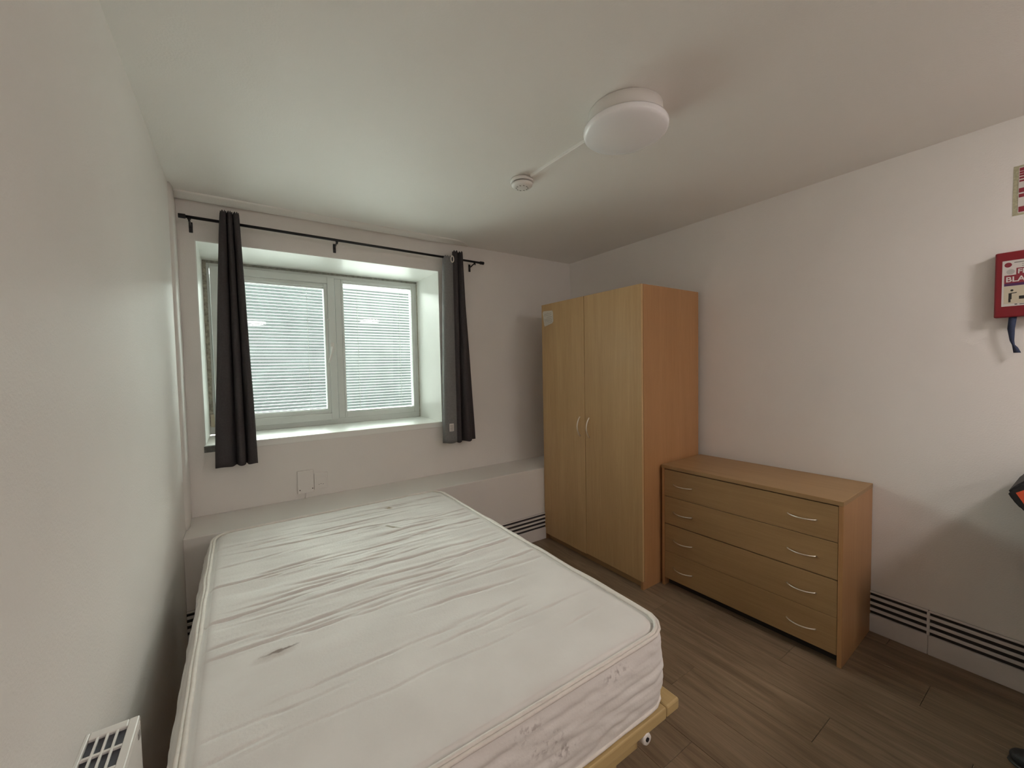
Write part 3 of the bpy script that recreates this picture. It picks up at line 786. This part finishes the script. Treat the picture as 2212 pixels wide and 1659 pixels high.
text('BLANKET', .030, .247-.185, 1.751-1.602, M_LABEL, lb, bt+.0016)
pr('heading_line', .10, .225, 1.828, 1.8315, M_INK); pr('heading_line', .10, .205, 1.820, 1.822, M_INK); pr('heading_line', .10, .205, 1.812, 1.814, M_INK)
bm = lathe(bmesh.new(), [(.010, -(bt+.0013)), (.010, -(bt+.0008))], (0, .241-.185, 1.822-1.602), 24, 'x'); obj('round_badge', bm, M_LRED, lb)
bm = lathe(bmesh.new(), [(.011, -(bt+.0013)), (.011, -(bt+.0008))], (0, .234-.185, 1.793-1.602), 24, 'x'); obj('faint_emblem', bm, plain('faint_grey', (.45, .44, .42), .5), lb)
# pictogram of a person reaching towards a pan
bm = bmesh.new(); xx = -(bt+.0014)
def bar2(a, c, r): tube(bm, [(xx, a[0]-.185, a[1]-1.602), (xx, c[0]-.185, c[1]-1.602)], r, 8)
bar2((.2335, 1.704), (.2335, 1.678), .0042); bar2((.235, 1.680), (.2345, 1.666), .0030); bar2((.232, 1.703), (.216, 1.705), .0018)
bm2 = bm; lathe(bm2, [(.0042, xx-.0008), (.0042, xx+.0004)], (0, .229-.185, 1.715-1.602), 14, 'x')
for v in bm.verts: v.co.x = max(-(bt+.0018), min(-(bt+.0009), v.co.x))
obj('person_pictogram', bm, M_PBLACK, lb)
pr('pan_pictogram', .17, .210, 1.677, 1.690, M_PBLACK, .0016)
pr('small_print', .10, .208, 1.6545, 1.658, M_INK); pr('small_print', .214, .221, 1.655, 1.6585, M_PBLACK)
# pull straps
for y0, k in ((.225, 0), (.12, 1)):
    bm = bmesh.new(); rows = []
    cp_ = [(-.030, 0.0, 0, .011), (-.028, -.05, .004, .010), (-.024, -.10, .001, .006), (-.022, -.118, -.003, .0035), (-.022, -.13, -.008, .007), (-.024, -.152, -.014, .010)]
    for x, z, dy, w in cp_:
        rows.append([bm.verts.new((x, y0-.185+dy+w, z+.004)), bm.verts.new((x-.004, y0-.185+dy, z+.004)), bm.verts.new((x, y0-.185+dy-w, z+.004))])
    for a, c in zip(rows, rows[1:]):
        for j in range(2): bm.faces.new((a[j], a[j+1], c[j+1], c[j]))
    st_ = obj('pull_strap', bm, M_STRAP, fb, smooth=True); solid(st_, .0018)

sg = thing('fire_action_sign', 'red and white printed notice taped to wall above fire blanket', 'sign', (XR, .12, 2.03))
obj('tape_border', B(-.0010, 0, -.11, .118, 0, .204), M_TAPE, sg)
sh = obj('sign_sheet', B(-.0018, -.0010, -.11, .104, .008, .196), M_LABEL, sg)
rows_ = [(.180, .193), (.170, .178), (.160, .168), (.148, .156), (.136, .143), (.092, .110), (.072, .086), (.012, .034)]
for i, (a, c) in enumerate(rows_): obj('red_row', B(-.0024, -.0018, -.11, .102, a, c), M_LRED, sh)
for i, (a, c) in enumerate([(.114, .132), (.040, .060)]):
    bm = bmesh.new(); tube(bm, [(-.0022, .084, a+.002), (-.0022, .060, c)], .004, 8); tube(bm, [(-.0022, .062, a+.004), (-.0022, .035, c-.004)], .005, 8)
    for v in bm.verts: v.co.x = max(-.0026, min(-.0016, v.co.x))
    obj('green_pictogram', bm, plain('dark_green_print', (.01, .03, .01), .5), sh)

# ------------------------------------------------------------------ worktop outside the view on the right, with the bag whose corner shows
wt = thing('worktop', 'grey kitchen worktop just outside the right edge of view', 'worktop', (2.04, -.5, 0))
obj('top', B(-.66, .690, -.30, .545, .925, .960, bev=.003), M_TOP, wt)
obj('cabinet', B(-.60, .665, -.28, .33, .10, .925, bev=.003), M_UNIT, wt)
obj('kickboard', B(-.55, .66, -.25, .30, 0, .10), M_DARK, wt)
bgt = thing('bag', 'black bag with orange panel poking in at the right edge', 'bag', (2.43, .0, .962))
def blob(bm, c, rx, ry, rz_, n=3, sup=.6):
    r = bmesh.ops.create_icosphere(bm, subdivisions=n, radius=1)
    for v in r['verts']:
        q = v.co; q = Vector([math.copysign(abs(a)**sup, a) for a in q]); m_ = max(1e-6, q.length)
        v.co = Vector((c[0]+q.x*rx, c[1]+q.y*ry, c[2]+q.z*rz_))
bm = bmesh.new()
# outline in the y-z plane, pointed corner towards +y, given real thickness in x
prf = [(.050, -.46), (.10, -.44), (.112, -.20), (.140, -.110), (.166, -.090), (.186, -.062), (.199, -.035), (.190, -.020), (.170, .006), (.156, .020), (.10, .048), (.050, .050)]
A = [bm.verts.new((-.05, a, c)) for a, c in prf]; Bv = [bm.verts.new((.27, a*.985, c)) for a, c in prf]
for i in range(len(prf)):
    j = (i+1) % len(prf); bm.faces.new((A[i], A[j], Bv[j], Bv[i]))
bm.faces.new(A[::-1]); bm.faces.new(Bv)
bmesh.ops.recalc_face_normals(bm, faces=bm.faces[:])
bmesh.ops.bevel(bm, geom=[e_ for e_ in bm.edges], offset=.007, segments=2, affect='EDGES')
obj('bag_body', bm, M_BAGB, bgt)
bm = bmesh.new(); pf = [(.178, -.032), (.152, -.080), (.075, -.10), (.065, .022), (.13, .006)]
A = [bm.verts.new((-.0515, a, c)) for a, c in pf]; Bv = [bm.verts.new((-.048, a, c)) for a, c in pf]
for i in range(5): bm.faces.new((A[i], A[(i+1) % 5], Bv[(i+1) % 5], Bv[i]))
bm.faces.new(A[::-1]); bm.faces.new(Bv); bmesh.ops.recalc_face_normals(bm, faces=bm.faces[:])
op = obj('panel', bm, M_ORANGE, bgt); op['label'] = 'orange panel'
# dark shoe at the bottom right corner
bm = bmesh.new(); blob(bm, (0, 0, .035), .045, .13, .035, 4, .75)
for v in bm.verts:
    if v.co.y > 0: v.co.z = v.co.z*(1-.25*v.co.y/.13)
s_ = thing('shoe', 'black shoe on the floor at the bottom right corner', 'shoe', (2.205, .035, 0), -.25)
obj('upper', bm, M_BAGB, s_, smooth=True)
bm = bmesh.new(); blob(bm, (0, 0, .008), .047, .133, .008, 3, .6); obj('sole', bm, M_PBLACK, s_, smooth=True)
